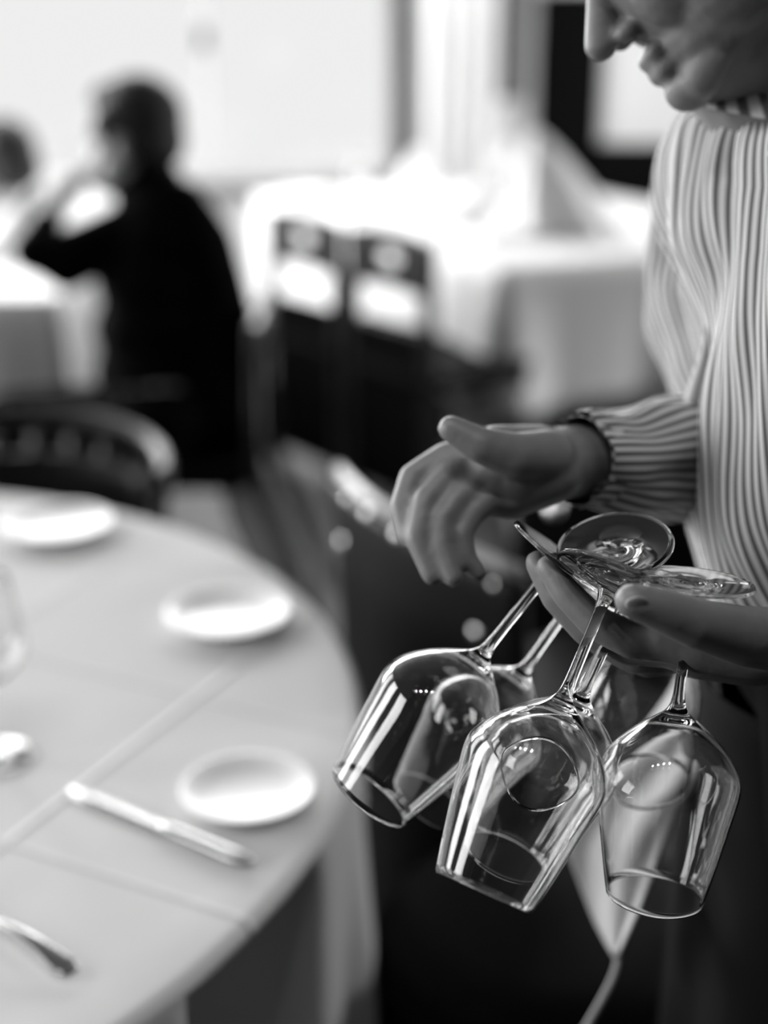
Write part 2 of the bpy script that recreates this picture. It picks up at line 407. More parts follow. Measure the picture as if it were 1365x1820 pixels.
# knife
def knife(a, b):
    d = (b-a); L = d.length; ex = d.normalized(); ey = V(-ex.y, ex.x, 0); ez = V(0, 0, 1)
    M = Matrix(((ex.x, ey.x, 0, a.x), (ex.y, ey.y, 0, a.y), (0, 0, 1, ZT+.0005), (0, 0, 0, 1)))
    t = empty('table_knife', (a+b)/2, 'steel table knife lying on the cloth beside the nearest side plate', 'knife')
    bl = MB(); n = 14; vs = []; fs = []
    for i in range(n+1):
        s = i/n; x = L*.54*s; w = .0095*min(1, (s*5)**.5)*(1-.12*s); vs += [V(x, -w, .0012), V(x, w*.9, .0012), V(x, w*.9, .0034), V(x, -w, .0018)]
    for i in range(n):
        for j in range(4): fs.append((i*4+j, i*4+(j+1) % 4, (i+1)*4+(j+1) % 4, (i+1)*4+j))
    fs += [(0, 1, 2, 3), (n*4+3, n*4+2, n*4+1, n*4)]
    bl.add([M @ v for v in vs], fs); bl.build('blade', M_steel, t)
    hd = MB(); pts = [M @ V(L*(.53+.47*i/10), 0, .0062) for i in range(11)]
    hd.tube(pts, [(.0035+.0025*(i/10), .0065+.0035*(i/10)) for i in range(10)]+[(.003, .006)], 18); hd.build('handle', M_steel, t)
ka, kb = G(122, 1398, ZT+.005), G(446, 1536, ZT+.005)
knife(V(ka.x, ka.y, 0), V(kb.x, kb.y, 0))
def fork(a, b):                     # handle end at b
    d = b-a; ex = d.normalized(); ey = V(-ex.y, ex.x, 0); L = .205
    a = b-ex*L
    M = Matrix(((ex.x, ey.x, 0, a.x), (ex.y, ey.y, 0, a.y), (0, 0, 1, ZT+.0005), (0, 0, 0, 1)))
    t = empty('table_fork', (a+b)/2, 'steel table fork lying on the cloth near the front table edge', 'fork')
    h = MB(); pts = [M @ V(.062+(L-.062)*i/14, 0, .005+.011*math.sin(PI*i/14)) for i in range(15)]
    h.tube(pts, [(.0022, .0035+.0100*(i/14)**2) for i in range(14)]+[(.0016, .007)], 16); h.build('handle', M_steel, t)
    hd = MB(); vs = []
    hd.tube([M @ V(.068-.024*i/6, 0, .006-.002*i/6) for i in range(7)], [(.0018, .003+.0085*min(1, i/3)) for i in range(7)], 16); hd.build('fork_head', M_steel, t)
    for k in range(4):
        y = -.0095+.00633*k
        MB().tube([M @ V(.047-.047*i/6, y, .004+.004*math.sin(PI*i/6)) for i in range(7)], [(.0014, .0016)]*6+[(.0006, .0008)], 10).build('tine', M_steel, t)
fa, fb = G(0, 1660, ZT), G(130, 1738, ZT)
fork(V(fa.x, fa.y, 0), V(fb.x, fb.y, 0))

# ------------------------------------------------------------------ wine glasses
GH = .222
OUT = [(.0, .0), (.036, .0), (.0395, .0006), (.0402, .0016), (.0395, .0026), (.030, .0036), (.018, .0058), (.009, .0100), (.0055, .016), (.0042, .024), (.0038, .040), (.0038, .070),
       (.0043, .080), (.0056, .0865), (.0090, .0915), (.0170, .0980), (.0270, .1060), (.0365, .1155), (.0430, .1245), (.0468, .1330), (.0476, .1400), (.0468, .1480), (.0447, .1600), (.0412, .1800), (.0368, .2030), (.0330, .2215)]
TH = .0009
INN = [(.0323, .2218), (.0320, .2213), (.0359, .2030), (.0403, .1800), (.0438, .1600), (.0459, .1480), (.0467, .1400), (.0459, .1334), (.0421, .1253), (.0356, .1166), (.0260, .1075), (.0155, .0999), (.0070, .0958), (0, .0946)]
glass_mesh = None
def wine_glass(base, axis, label, spin=0, scale=1.0, group='wine glasses hanging upside down by their stems'):
    """parts: foot, stem, bowl, all one blown piece of glass"""
    global glass_mesh
    if glass_mesh is None:
        def fine(p, k=3):
            q = catmull([V(a, b, 0) for a, b in p], k); return [(max(0, v.x), v.y) for v in q]
        po = fine(OUT); pi = fine(INN); po[0] = (0, 0); pi[-1] = (0, pi[-1][1])
        i1 = min(range(len(po)), key=lambda i: abs(po[i][1]-.032)+(9 if po[i][0] > .01 else 0)); i2 = min(range(len(po)), key=lambda i: abs(po[i][1]-.078))
        glass_mesh = []
        for nm, pr in (('foot', po[:i1+1]), ('stem', po[i1:i2+1]), ('bowl', po[i2:]+pi)):
            o = MB().lathe(pr, 96).build(nm, M_glass); glass_mesh.append((nm, o.data)); bpy.data.objects.remove(o)
        # all faces look outwards
        for nm, me in glass_mesh:
            bmx = bmesh.new(); bmx.from_mesh(me); bmx.faces.ensure_lookup_table()
            f = max(bmx.faces, key=lambda q: q.calc_center_median().xy.length)
            c_ = f.calc_center_median(); 
            if f.normal.dot(V(c_.x, c_.y, 0)) < 0 and nm != 'foot': bmesh.ops.reverse_faces(bmx, faces=bmx.faces)
            if nm == 'foot' and min(bmx.faces, key=lambda q: q.calc_center_median().z).normal.z > 0: bmesh.ops.reverse_faces(bmx, faces=bmx.faces)
            bmx.to_mesh(me); bmx.free()
    o = bpy.data.objects.new('wine_glass', None); COL.objects.link(o); o.empty_display_size = .03
    for nm, me in glass_mesh:
        c = bpy.data.objects.new(nm, me); COL.objects.link(c); c.parent = o
    o.location = base; o.scale = (scale,)*3
    o.rotation_euler = Vector(axis).normalized().to_track_quat('Z', 'Y').to_euler()
    return tag(o, label, 'wine glass', group)
def hang(fx, fy, fd, rx, ry, far, label):
    a = P(fx, fy, fd); best = None
    for k in range(-300, 301):
        dd = fd+k*.0008; b = P(rx, ry, dd); e = abs((b-a).length-GH)+(0 if (far >= 0) == (k >= 0) else .003)
        if best is None or e < best[0]-1e-9: best = (e, b)
    b = best[1]; return wine_glass(a, b-a, label)
hang(1092, 1022, .940, 858, 1588, -1, 'nearest wine glass of the bunch, bowl lowest in the centre, foot against the thumb tip')
hang(1232, 1030, .925, 1163, 1592, 1, 'wine glass hanging almost upright, rightmost bowl of the bunch under the thumb')
hang(998, 988, .985, 655, 1415, 1, 'wine glass tilted furthest out, its bowl beside the round table edge')
hang(1046, 1028, 1.045, 765, 1425, 1, 'rear wine glass seen through the bowl beside the round table')
hang(1128, 1036, .945, 898, 1525, 1, 'rear wine glass seen through the lowest centre bowl')
hang(1092, 968, .975, 1150, 1385, 1, 'rear wine glass with its round foot raised highest toward the sleeve')
gp = G(-6, 1345, ZT)
wine_glass(V(gp.x, gp.y, ZT), (0, 0, 1), 'wine glass standing upright on the round table at the frame edge', group=None)
for o in COL.objects:
    if o.name.startswith('wine_glass') and o.get('group') is None and 'group' in o: del o['group']

# ------------------------------------------------------------------ chairs
def studded_chair():
    """dark leather chair, nail studs along the back, seen from outside"""
    a = G(630, 828, .86); b = G(955, 1008, .86); a.z = b.z = 0
    u = (b-a).normalized(); nrm = V(-u.y, u.x, 0)
    if nrm.x < 0: nrm = -nrm                     # seat side, away from the camera
    w = (b-a).length; c = (a+b)/2
    t = empty('studded_chair', c+nrm*.24, 'dark leather chair with a row of metal studs behind the empty hand', 'chair')
    def X(s, q, z): return a+u*(w*s)+nrm*q+V(0, 0, z)
    vs = []; fs = []; n = 16
    for k, z in enumerate((.07, .42, .62, .74, .82, .855)):
        lean = -.05*max(0, z-.42)
        for i in range(n+1): s = i/n; vs.append(X(s, lean+.045*math.sin(PI*s)*-1, z-.01*(1-math.sin(PI*s))))
    m1 = MB(); rows = 6
    for k in range(rows-1):
        for i in range(n): fs.append((k*(n+1)+i, k*(n+1)+i+1, (k+1)*(n+1)+i+1, (k+1)*(n+1)+i))
    m1.add(vs, fs); o = m1.build('backrest', M_leather, t)
    s = o.modifiers.new('t', 'SOLIDIFY'); s.thickness = .04; s.offset = 0
    s = o.modifiers.new('b', 'BEVEL'); s.width = .012; s.segments = 3
    MB().tube([X(i/16, -.028-.045*math.sin(PI*i/16), .868-.01*(1-math.sin(PI*i/16))) for i in range(17)], (.010), 12).build('top_rail', mat('pale_wood_rail', .25, .3), t, label='pale polished rail')
    for (px, py) in ((650, 885), (628, 960), (895, 1035), (870, 1118), (985, 905), (700, 905), (760, 940), (820, 975)):
        r = P(px, py, 1)-CO; q_ = CO+r*((a-nrm*.03-CO).dot(nrm)/r.dot(nrm)); s_ = max(0, min(1, (q_-a).dot(u)/w))
        k = MB(); ball(k, q_-nrm*.045*math.sin(PI*s_), .0125, 14); k.build('stud', mat('polished_stud', .85, .3, metal=1), t)
    st = MB(); M = Matrix(((u.x, nrm.x, 0, a.x), (u.y, nrm.y, 0, a.y), (0, 0, 1, 0), (0, 0, 0, 1)))
    st.box((.0, .02, .40), (w, .46, .47), M, .02); st.build('seat', M_leather, t)
    for s_, q in ((.03, .0), (.97, .0), (.03, .42), (.97, .42)):
        MB().tube([X(s_, q-.03 if q < .1 else q, 0), X(s_, q+.01, .41)], [.014, .02], 12).build('leg', M_wood, t)
studded_chair()

def curved_chair():
    c = V(-.70, 2.44, 0); t = empty('curved_chair', c, 'black lacquered chair with a curved slatted back beyond the round table', 'chair')
    R = .30
    def A(deg, r, z): return c+V(r*math.cos(math.radians(deg)), r*math.sin(math.radians(deg))*1.0, z)
    degs = [-8+196*i/28 for i in range(29)]
    MB().tube([A(d, R, .745+.025*math.sin(math.radians(max(0, min(180, d))))) for d in degs], [(.026, .016)]*29, 14).build('top_rail', M_wood, t)
    MB().tube([A(d, R-.01, .65) for d in degs], [(.012, .01)]*29, 12).build('middle_rail', M_wood, t)
    for d in range(0, 181, 15):
        MB().tube([A(d, R-.055, .44), A(d, R-.02, .60), A(d, R, .74)], [(.014, .008)]*3, 10).build('slat', M_wood, t)
    bp = [[A(20+140*i/20, R-.03, z) for i in range(21)] for z in (.48, .55, .61, .67, .71)]
    loft('back_panel', bp, M_leather, t, closed=False, thick=.012)
    c2 = c+V(0, .14, 0)
    MB().lathe([(0, .40), (.15, .40), (.168, .42), (.168, .45), (.15, .475), (0, .485)], 48, Matrix.Translation(c2)).build('seat', M_seat, t)
    for d in (35, 145, 215, 325): MB().tube([c2+V(.17*math.cos(math.radians(d)), .17*math.sin(math.radians(d)), 0), c2+V(.13*math.cos(math.radians(d)), .13*math.sin(math.radians(d)), .41)], [.013, .018], 12).build('leg', M_wood, t)
curved_chair()

def round_seat_chair():
    c = V(.222, 1.515, 0); t = empty('round_seat_chair', c, 'black chair with a round padded seat low behind the hanging glasses', 'chair')
    MB().lathe([(0, .03), (.225, .03), (.230, .06), (.232, .40), (.236, .435), (.215, .465), (.13, .478), (0, .48)], 56, Matrix.Translation(c)).build('seat', M_seat, t)
    MB().lathe([(.226, .405), (.238, .41), (.240, .425), (.238, .438), (.228, .442)], 56, Matrix.Translation(c)).build('seat_rim', M_seat, t)
    def A(deg, r, z): return c+V(r*math.cos(math.radians(deg)), r*math.sin(math.radians(deg)), z)
    MB().tube(catmull([A(-50, .225, .42), A(-42, .25, .66), A(-25, .27, .82), A(0, .28, .86), A(25, .27, .82), A(42, .25, .66), A(50, .225, .42)], 6), .012, 12).build('back_hoop', M_wood, t)
    for d in (-12, 12): MB().tube([A(d, .21, .44), A(d*.8, .26, .7), A(d*.8, .275, .85)], .008, 10).build('spindle', M_wood, t)
    for d in (45, 135, 225, 315): MB().tube([A(d, .20, 0), A(d, .20, .05)], [.012, .016], 12).build('leg', M_wood, t)
round_seat_chair()

def dark_fill_chair():  # made-up black chair that darkens the gap behind forearm and hands
    t = empty('dark_fill_chair', (.50, 2.82, 0), 'low black chair shape added to darken the gap behind the striped forearm', 'chair')
    x0, x1, y0 = .25, .76, 2.56
    b = []
    for z in (.07, .30, .55, .70, .765): b.append([V(x0+(x1-x0)*i/16, y0+.05*(1-math.sin(PI*i/16))-.03*(z-.1), z-.02*(1-math.sin(PI*i/16))*(z > .6)) for i in range(17)])
    o = loft('backrest', b, M_leather, t, closed=False, thick=.06); bv = o.modifiers.new('b', 'BEVEL'); bv.width = .014; bv.segments = 3
    MB().box((x0+.05, y0+.07, .28), (x1-.05, y0+.52, .44), None, .03).build('seat', M_leather, t)
    for x in (x0, x1-.07): MB().box((x, y0+.04, .07), (x+.07, y0+.52, .58), None, .025).build('armrest', M_leather, t)
    for x in (x0+.04, x1-.04):
        for y in (y0+.06, y0+.48): MB().tube([(x, y, 0), (x, y, .08)], .02, 12).build('leg', M_wood, t)
dark_fill_chair()

# ------------------------------------------------------------------ far table to the right
NC = G(890, 478, .75); FL = G(452, 345, .75); RC = G(1240, 455, .75)
ul = (FL-NC); ul.z = 0; Ll = ul.length; ul.normalize()
ur = V(ul.y, -ul.x, 0)
if ur.x < 0: ur = -ur
ur = (ur*.35+V(RC.x-NC.x, RC.y-NC.y, 0).normalized()).normalized()
Lr = 1.35
tt = empty('banquet_table', NC+ul*Ll/2+ur*Lr/2-V(0, 0, .75), 'long far table under a bright white cloth beneath the windows', 'table')
def QT(s, q, z): return V(NC.x, NC.y, 0)+ul*(Ll*s)+ur*(Lr*q)+V(0, 0, z)
def quadslab(mb, s0, s1, q0, q1, z0, z1):
    vs = [QT(s, q, z) for z in (z0, z1) for s, q in ((s0, q0), (s1, q0), (s1, q1), (s0, q1))]
    return mb.add(vs, [(0, 1, 2, 3), (4, 5, 6, 7), (0, 1, 5, 4), (1, 2, 6, 5), (2, 3, 7, 6), (3, 0, 4, 7)])
quadslab(MB(), .01, .99, .01, .99, .71, .742).build('tabletop', M_wood, tt, smooth=False)
for s, q in ((.05, .06), (.95, .06), (.95, .94), (.05, .94)):
    MB().tube([QT(s, q, 0), QT(s, q, .71)], .025, 12).build('leg', M_wood, tt)
def rect_cloth(zb, m, label, folds=True):
    n = 56; per = []
    for i in range(n): per.append((i/n, 0, 0))
    per = [(1-i/n, 0) for i in range(n)]+[(0, i/n) for i in range(n)]+[(i/n, 1) for i in range(n)]+[(1, 1-i/n) for i in range(n)]
    N = len(per); rings = []
    for k, (f, z) in enumerate(((.0, .748), (.5, .748), (.9, .748), (1.0, .748))):
        rings.append([QT(.5+(s-.5)*max(f, .001), .5+(q-.5)*max(f, .001), z) for s, q in per])
    rows = 12
    for i in range(1, rows):
        g = i/(rows-1); ring = []
        for j, (s, q) in enumerate(per):
            base = QT(s, q, .748-(.748-zb)*g-.015*(g > .01))
            out = V(0, 0, 0)
            if s <= .001: out -= ul
            if s >= .999: out += ul
            if q <= .001: out -= ur
            if q >= .999: out += ur
            corner = max(0, 1-min(abs(s-0)*Ll+abs(q)*Lr, 9)/.35)
            a = (.004+.03*g*(.5+.5*math.sin(j*.55+1.3*math.sin(j*.13)))+.10*g*corner) if folds else .004
            ring.append(base+out.normalized()*a)
        rings.append(ring)
    o = loft('tablecloth', rings, m, None, thick=.0015); o.modifiers['t'].offset = 1
    return tag(o, label, 'tablecloth')
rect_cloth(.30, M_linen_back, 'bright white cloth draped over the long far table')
# things on the far table
def far_plate(px, py, r, label, z=.752):
    c = G(px, py, z); s = r/.085
    prof = [(0, .004), (.050, .004), (.052, .0), (.055, .0), (.057, .005), (.083, .0155), (.085, .0175), (.0842, .019), (.081, .0185), (.060, .0095), (.054, .0075), (0, .0072)]
    return tag(MB().lathe([(a*s, b*s) for a, b in prof], 40, Matrix.Translation(V(c.x, c.y, z))).build('dinner_plate', M_china), label, 'plate')
far_plate(720, 352, .14, 'large white plate on the far table in front of the curtain')
far_plate(545, 352, .12, 'white plate at the far left end of the far table')
far_plate(905, 420, .13, 'white plate on the far table near its front corner')
def napkin(px, py, h, r, lean, label):
    """folded standing napkin: pleated cone with an open edge"""
    c = G(px, py, .752); c.z = .752; n = 48; rings = []
    for i in range(12):
        g = i/11; rr = r*(1-g)**.8+.006
        rings.append([c+V((rr*(1+.14*math.cos(6*2*PI*j/n)))*math.cos(2*PI*j/n)*1.25+lean*g*h, rr*(1+.14*math.cos(6*2*PI*j/n))*math.sin(2*PI*j/n)*.75, h*g) for j in range(n)])
    o = loft('folded_napkin', rings, M_linen_back, None, thick=.002)
    return tag(o, label, 'napkin')
napkin(1000, 415, .36, .16, -.30, 'tall folded white napkin standing before the dark doorway')
napkin(890, 395, .30, .10, .10, 'folded white napkin standing before the grey curtain')
napkin(822, 400, .22, .08, .5, 'small leaning white napkin on the far table left of the taller ones')
napkin(745, 330, .16, .08, 0, 'low folded napkin on the large plate on the far table')
def far_glass(px, py, label):
    c = G(px, py, .752); c.z = .752
    return wine_glass(c, (0, 0, 1), label, group=None)
far_glass(790, 425, 'wine glass standing on the far table beside the leaning napkin')
far_glass(640, 385, 'wine glass standing at the edge of the far table above the black chairs')
far_glass(860, 440, 'wine glass standing near the front corner of the far table')
for o in COL.objects:
    if o.name.startswith('wine_glass') and 'group' in o and o['group'] is None: del o['group']

# black chairs with a hand hole, in front of the far table
def hole_chair(a, b, label):
    a = V(a.x, a.y, 0); b = V(b.x, b.y, 0); u = (b-a).normalized(); nrm = V(-u.y, u.x, 0)
    if nrm.y < 0: nrm = -nrm
    w = (b-a).length; t = empty('black_chair', (a+b)/2+nrm*.2, label, 'chair', 'black chairs along the far table')
    M = Matrix(((u.x, nrm.x, 0, a.x), (u.y, nrm.y, 0, a.y), (0, 0, 1, 0), (0, 0, 0, 1)))
    n = 48; outer = []; inner = []; h = .085; cx = w/2; cz = .795
    for j in range(n):
        th = 2*PI*j/n; c_, s_ = math.cos(th), math.sin(th); k = 1/max(abs(c_), abs(s_))
        x = cx+(w/2)*c_*k; z = cz+h*s_*k + (.016*math.cos((x-cx)/w*PI))
        outer.append((x, z)); inner.append((cx+.058*c_, cz+.018+.024*s_))
    vs = [V(x, y, z) for y in (-.012, .012) for x, z in outer]+[V(x, y, z) for y in (-.012, .012) for x, z in inner]
    fs = []
    for j in range(n):
        k = (j+1) % n
        fs += [(j, k, 2*n+k, 2*n+j), (n+j, n+k, 3*n+k, 3*n+j), (j, k, n+k, n+j), (2*n+j, 2*n+k, 3*n+k, 3*n+j)]
    MB().add([M @ v for v in vs], fs).build('backrest', M_wood, t, smooth=False)
    for x in (.018, w-.018): MB().box((x-.02, -.015, .0), (x+.02, .015, .74), M).build('leg', M_wood, t, smooth=False)
    for x in (.022, w-.022): MB().box((x-.018, .37, 0), (x+.018, .40, .44), M).build('leg', M_wood, t, smooth=False)
    MB().box((.0, -.01, .555), (w, .012, .60), M).build('cross_rail', M_wood, t, smooth=False)
    MB().box((0, -.02, .43), (w, .42, .475), M, .015).build('seat', M_seat, t)
    MB().box((.01, -.012, .06), (w-.01, .008, .60), M, .004).build('back_panel', M_black, t, smooth=False)
CA = G(478, 378, .87); CB = G(772, 440, .87); CA.z = CB.z = 0
dv = CB-CA
hole_chair(CA, CA+dv*.47, 'black chair with a hand hole in its back, behind the seated man')
hole_chair(CA+dv*.52, CB, 'black chair with a hand hole in its back, nearer the far table corner')

# ------------------------------------------------------------------ the seated man's table
tm = empty('square_table', (-1.5, 4.5, 0), 'square table under a white cloth where the man in black sits', 'table')
X0, X1, Y0, Y1 = -2.1, -.93, 4.02, 5.2
MB().box((X0+.01, Y0+.01, .71), (X1-.01, Y1-.01, .742)).build('tabletop', M_wood, tm, smooth=False)
for x in (X0+.08, X1-.08):
    for y in (Y0+.08, Y1-.08): MB().tube([(x, y, 0), (x, y, .71)], .025, 12).build('leg', M_wood, tm)
def box_cloth():
    n = 40; per = [(i/n, 0) for i in range(n)]+[(1, i/n) for i in range(n)]+[(1-i/n, 1) for i in range(n)]+[(0, 1-i/n) for i in range(n)]
    rings = []; c = V((X0+X1)/2, (Y0+Y1)/2, 0)
    for f in (.001, .5, .95, 1): rings.append([V(c.x+(s-.5)*(X1-X0)*f, c.y+(q-.5)*(Y1-Y0)*f, .748) for s, q in per])
    for i in range(1, 12):
        g = i/11; r = []
        for j, (s, q) in enumerate(per):
            o = V((s-.5)*2 if s in (0, 1) else 0, (q-.5)*2 if q in (0, 1) else 0, 0)
            r.append(V(c.x+(s-.5)*(X1-X0), c.y+(q-.5)*(Y1-Y0), .735-.60*g)+o*(.004+.03*g*(.5+.5*math.sin(j*.8))))
        rings.append(r)
    o = loft('tablecloth', rings, M_linen, None, thick=.0015); o.modifiers['t'].offset = 1
    tag(o, 'white cloth draped over the square table in front of the seated man', 'tablecloth')
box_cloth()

# ------------------------------------------------------------------ generic head
def head_parts(mb, c, fwd, up, s=1.0):
    """skull, face, jaw, nose, lips, ears in a head frame: x forward, z up"""
    f = Vector(fwd).normalized(); u = Vector(up); u = (u-f*u.dot(f)).normalized(); l = u.cross(f)
    R = Matrix((f, l, u)).transposed()
    def H(x, y, z): return Vector(c)+(R @ V(x, y, z))*s
    ball(mb, H(-.012, 0, .035), (.098*s, .077*s, .088*s), 28, R)
    ball(mb, H(.030, 0, -.01), (.062*s, .062*s, .085*s), 24, R)
    ball(mb, H(.035, 0, -.070), (.050*s, .050*s, .040*s), 22, R)
    ball(mb, H(.072, 0, -.098), (.021*s, .024*s, .018*s), 16, R)           # chin
    for y in (-1, 1):
        cone(mb, H(-.01, .050*y, -.055), .018*s, H(.066, .018*y, -.098), .017*s)     # jaw line
        ball(mb, H(.050, .032*y, -.028), (.036*s, .032*s, .036*s), 20, R)   # cheek
        ball(mb, H(.020, .040*y, -.050), (.044*s, .034*s, .044*s), 20, R)   # side of the jaw
        cone(mb, H(.082, .008*y, .022), .012*s, H(.072, .042*y, .020), .012*s)       # brow
        ball(mb, H(.072, .031*y, .002), (.015*s, .016*s, .012*s), 14, R)    # eyelid
        ball(mb, H(-.012, .079*y, -.012), (.017*s, .008*s, .030*s), 16, R)  # ear
        ball(mb, H(.094, .012*y, -.040), (.010*s, .009*s, .008*s), 12, R)   # nostril
    cone(mb, H(.085, 0, .008), .009*s, H(.112, 0, -.036), .0125*s)          # nose
    cone(mb, H(.086, -.016, -.064), .0075*s, H(.086, .016, -.064), .0075*s)
    cone(mb, H(.084, -.014, -.077), .0085*s, H(.084, .014, -.077), .0085*s)
    return H, R
def hair_parts(mb, H, R, s=1.0):
    ball(mb, H(-.022, 0, .042), (.100*s, .084*s, .090*s), 28, R)
    ball(mb, H(-.055, 0, -.005), (.062*s, .074*s, .070*s), 24, R)
    ball(mb, H(.035, 0, .092), (.045*s, .055*s, .030*s), 20, R)
    for y in (-1, 1): ball(mb, H(.005, .070*y, .035), (.050*s, .014*s, .040*s), 18, R)

# ------------------------------------------------------------------ seated man in black
DM = 3.70
pm = empty('person', V(-.62, 4.05, 0), 'seated person in a black jacket seen from behind, elbow raised to the face', 'person')
b = MB()
H, R = head_parts(b, P(236, 246, DM), V(-.93, .35, -.12), V(0, .0, 1), 1.22)
sh = P(318, 372, DM-.02); shR = P(275, 372, DM+.30); elb = P(62, 448, DM-.05); hip = P(285, 740, DM); chest = P(285, 470, DM+.08)
chain(b, [P(255, 300, DM+.04), P(275, 372, DM+.08)], [.055, .07])
chain(b, [sh, elb, P(112, 345, DM+.05), P(152, 312, DM+.08)], [.05, .04, .03, .026])
for k, (x, y) in enumerate(((190, 318), (196, 326), (192, 334), (184, 342))): chain(b, [P(152, 314+3*k, DM+.06+.02*k), P(172, 308+6*k, DM+.05+.02*k), P(x, y, DM+.04+.02*k)], [.013, .011, .009])
chain(b, [P(150, 318, DM+.06), P(170, 330, DM+.03), P(182, 340, DM+.03)], [.014, .012, .010])
chain(b, [shR, P(120, 480, DM+.35), P(60, 440, DM+.38)], [.05, .038, .03])
chain(b, [chest, hip], [.13, .14])
kn = P(175, 735, DM+.05); ft = P(300, 1000, DM+.25)
for dx in (-.10, .10):
    hp = hip+V(0, dx, -.02); k2 = V(hp.x-.42, hp.y, .50); f2 = V(hp.x-.30, hp.y, .06)
    chain(b, [hp, k2, f2, f2+V(-.14, 0, -.02)], [.08, .06, .04, .03])
organic('body', b, M_skin_lit, pm, .008, 4)
h = MB(); hair_parts(h, H, R, 1.24); organic('hair', h, M_hairgrey if False else M_hair, pm, .008, 4)
j = MB()
chain(j, [P(268, 345, DM+.04), P(285, 400, DM+.06)], [.10, .14])
chain(j, [sh, P(200, 425, DM-.02), P(120, 452, DM-.05), elb], [.085, .075, .068, .062])
chain(j, [elb, P(84, 395, DM+.0)], [.058, .042])
chain(j, [shR, P(120, 480, DM+.35), P(62, 450, DM+.38)], [.085, .065, .055])
for (x, y, r) in ((290, 420, .15), (285, 500, .17), (285, 580, .175), (290, 660, .18), (300, 735, .19)):
    ball(j, P(x, y, DM+.06), (r, .20, .13))
chain(j, [P(318, 372, DM-.02), P(352, 440, DM), P(375, 520, DM+.02), P(395, 640, DM+.02), P(420, 740, DM+.02)], [.085, .10, .10, .11, .12])
organic('jacket', j, M_black, pm, .012, 8, disp=lambda v: .006*noise.noise(v*9))
tr = MB()
for dx in (-.10, .10):
    hp = hip+V(0, dx, -.03); k2 = V(hp.x-.42, hp.y, .50); f2 = V(hp.x-.30, hp.y, .10)
    chain(tr, [hp, k2, f2], [.10, .075, .055])
ball(tr, hip, (.17, .19, .12))
organic('trousers', tr, M_black, pm, .012, 5)
for dx in (-.10, .10):
    s = MB(); hp = hip+V(0, dx, 0); cone(s, V(hp.x-.28, hp.y, .05), .045, V(hp.x-.46, hp.y, .035), .035); organic('shoe', s, M_wood, pm, .008, 3)
# his chair
mc = empty('side_chair', V(hip.x, hip.y, 0), 'black wooden chair under the seated person in the black jacket', 'chair')
hx, hy = hip.x, hip.y
MB().box((hx-.22, hy-.22, .40), (hx+.24, hy+.22, .455), None, .02).build('seat', M_seat, mc)
for y in (-.19, .19):
    MB().tube([(hx+.42, hy+y, 0), (hx+.26, hy+y, .42), (hx+.27, hy+y, .82)], [(.02, .02), (.024, .022), (.016, .018)], 10).build('leg', M_wood, mc)
    MB().tube([(hx-.22, hy+y, 0), (hx-.19, hy+y, .41)], [.014, .02], 10).build('leg', M_wood, mc)
MB().box((hx+.255, hy-.20, .68), (hx+.285, hy+.20, .82), None, .01).build('backrest', M_wood, mc)
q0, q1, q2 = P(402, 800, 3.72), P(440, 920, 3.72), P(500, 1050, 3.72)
o = MB().tube(catmull([q0, q1, q2], 5), .044, 14).build('leg', M_pale_band, mc, label='pale raked tube added for the pale band')  # extra tube added to fill an unidentified pale band beside the chair
MB().tube(catmull([P(440, 770, 3.66), P(482, 900, 3.66), P(525, 1010, 3.66)], 5), .026, 12).build('leg', M_wood, mc)

# ------------------------------------------------------------------ person at the left edge
DF = 4.75
pf = empty('person', V(-1.55, 5.35, 0), 'dark-haired person in a white shirt, cut off by the frame beside the square table', 'person')
b = MB(); H2, R2 = head_parts(b, P(2, 303, DF), V(-.75, .5, -.35), V(0, .1, 1), 1.28)
chain(b, [P(-30, 370, DF+.05), P(-35, 430, DF+.1)], [.055, .07])
chain(b, [P(-60, 440, DF+.05), P(-35, 460, DF-.1), P(40, 375, DF-.2), P(62, 350, DF-.2)], [.05, .04, .032, .03])
for k in range(4): chain(b, [P(60, 352, DF-.2+.02*k), P(78, 338+3*k, DF-.2+.02*k), P(84, 350+3*k, DF-.2+.02*k)], [.014, .011, .009])
chain(b, [P(-70, 480, DF+.12), V(-1.65, 5.35, .5)], [.14, .14])
for dx in (-.1, .1): chain(b, [V(-1.65+dx, 5.35, .48), V(-1.62+dx, 4.95, .48), V(-1.62+dx, 4.95, .05), V(-1.62+dx, 4.82, .04)], [.07, .055, .035, .03])
organic('body', b, M_skin_lit, pf, .009, 4)
h = MB(); hair_parts(h, H2, R2, 1.3); ball(h, H2(.02, .02, .01), (.085, .10, .115), 20, R2); organic('hair', h, M_hair, pf, .009, 4)
s = MB(); chain(s, [P(-60, 440, DF+.05), P(-30, 470, DF-.1), P(30, 390, DF-.2)], [.075, .06, .045])
chain(s, [P(-60, 430, DF+.1), P(-70, 500, DF+.12), V(-1.65, 5.35, .52)], [.12, .16, .17]); organic('shirt', s, M_linen, pf, .012, 6)
s = MB()
for dx in (-.1, .1): chain(s, [V(-1.65+dx, 5.35, .50), V(-1.62+dx, 4.95, .49), V(-1.62+dx, 4.95, .08)], [.10, .075, .05])
organic('trousers', s, M_black, pf, .012, 5)
fc = empty('dining_chair', V(-1.65, 5.4, 0), 'black chair under the dark-haired person at the left frame edge', 'chair')
MB().box((-1.87, 5.18, .38), (-1.43, 5.62, .43), None, .015).build('seat', M_seat, fc)
MB().box((-1.87, 5.60, .60), (-1.43, 5.63, .85), None, .01).build('backrest', M_wood, fc)
for x in (-1.85, -1.45):
    MB().box((x-.015, 5.60, 0), (x+.015, 5.63, .85)).build('leg', M_wood, fc, smooth=False); MB().box((x-.015, 5.19, 0), (x+.015, 5.22, .40)).build('leg', M_wood, fc, smooth=False)

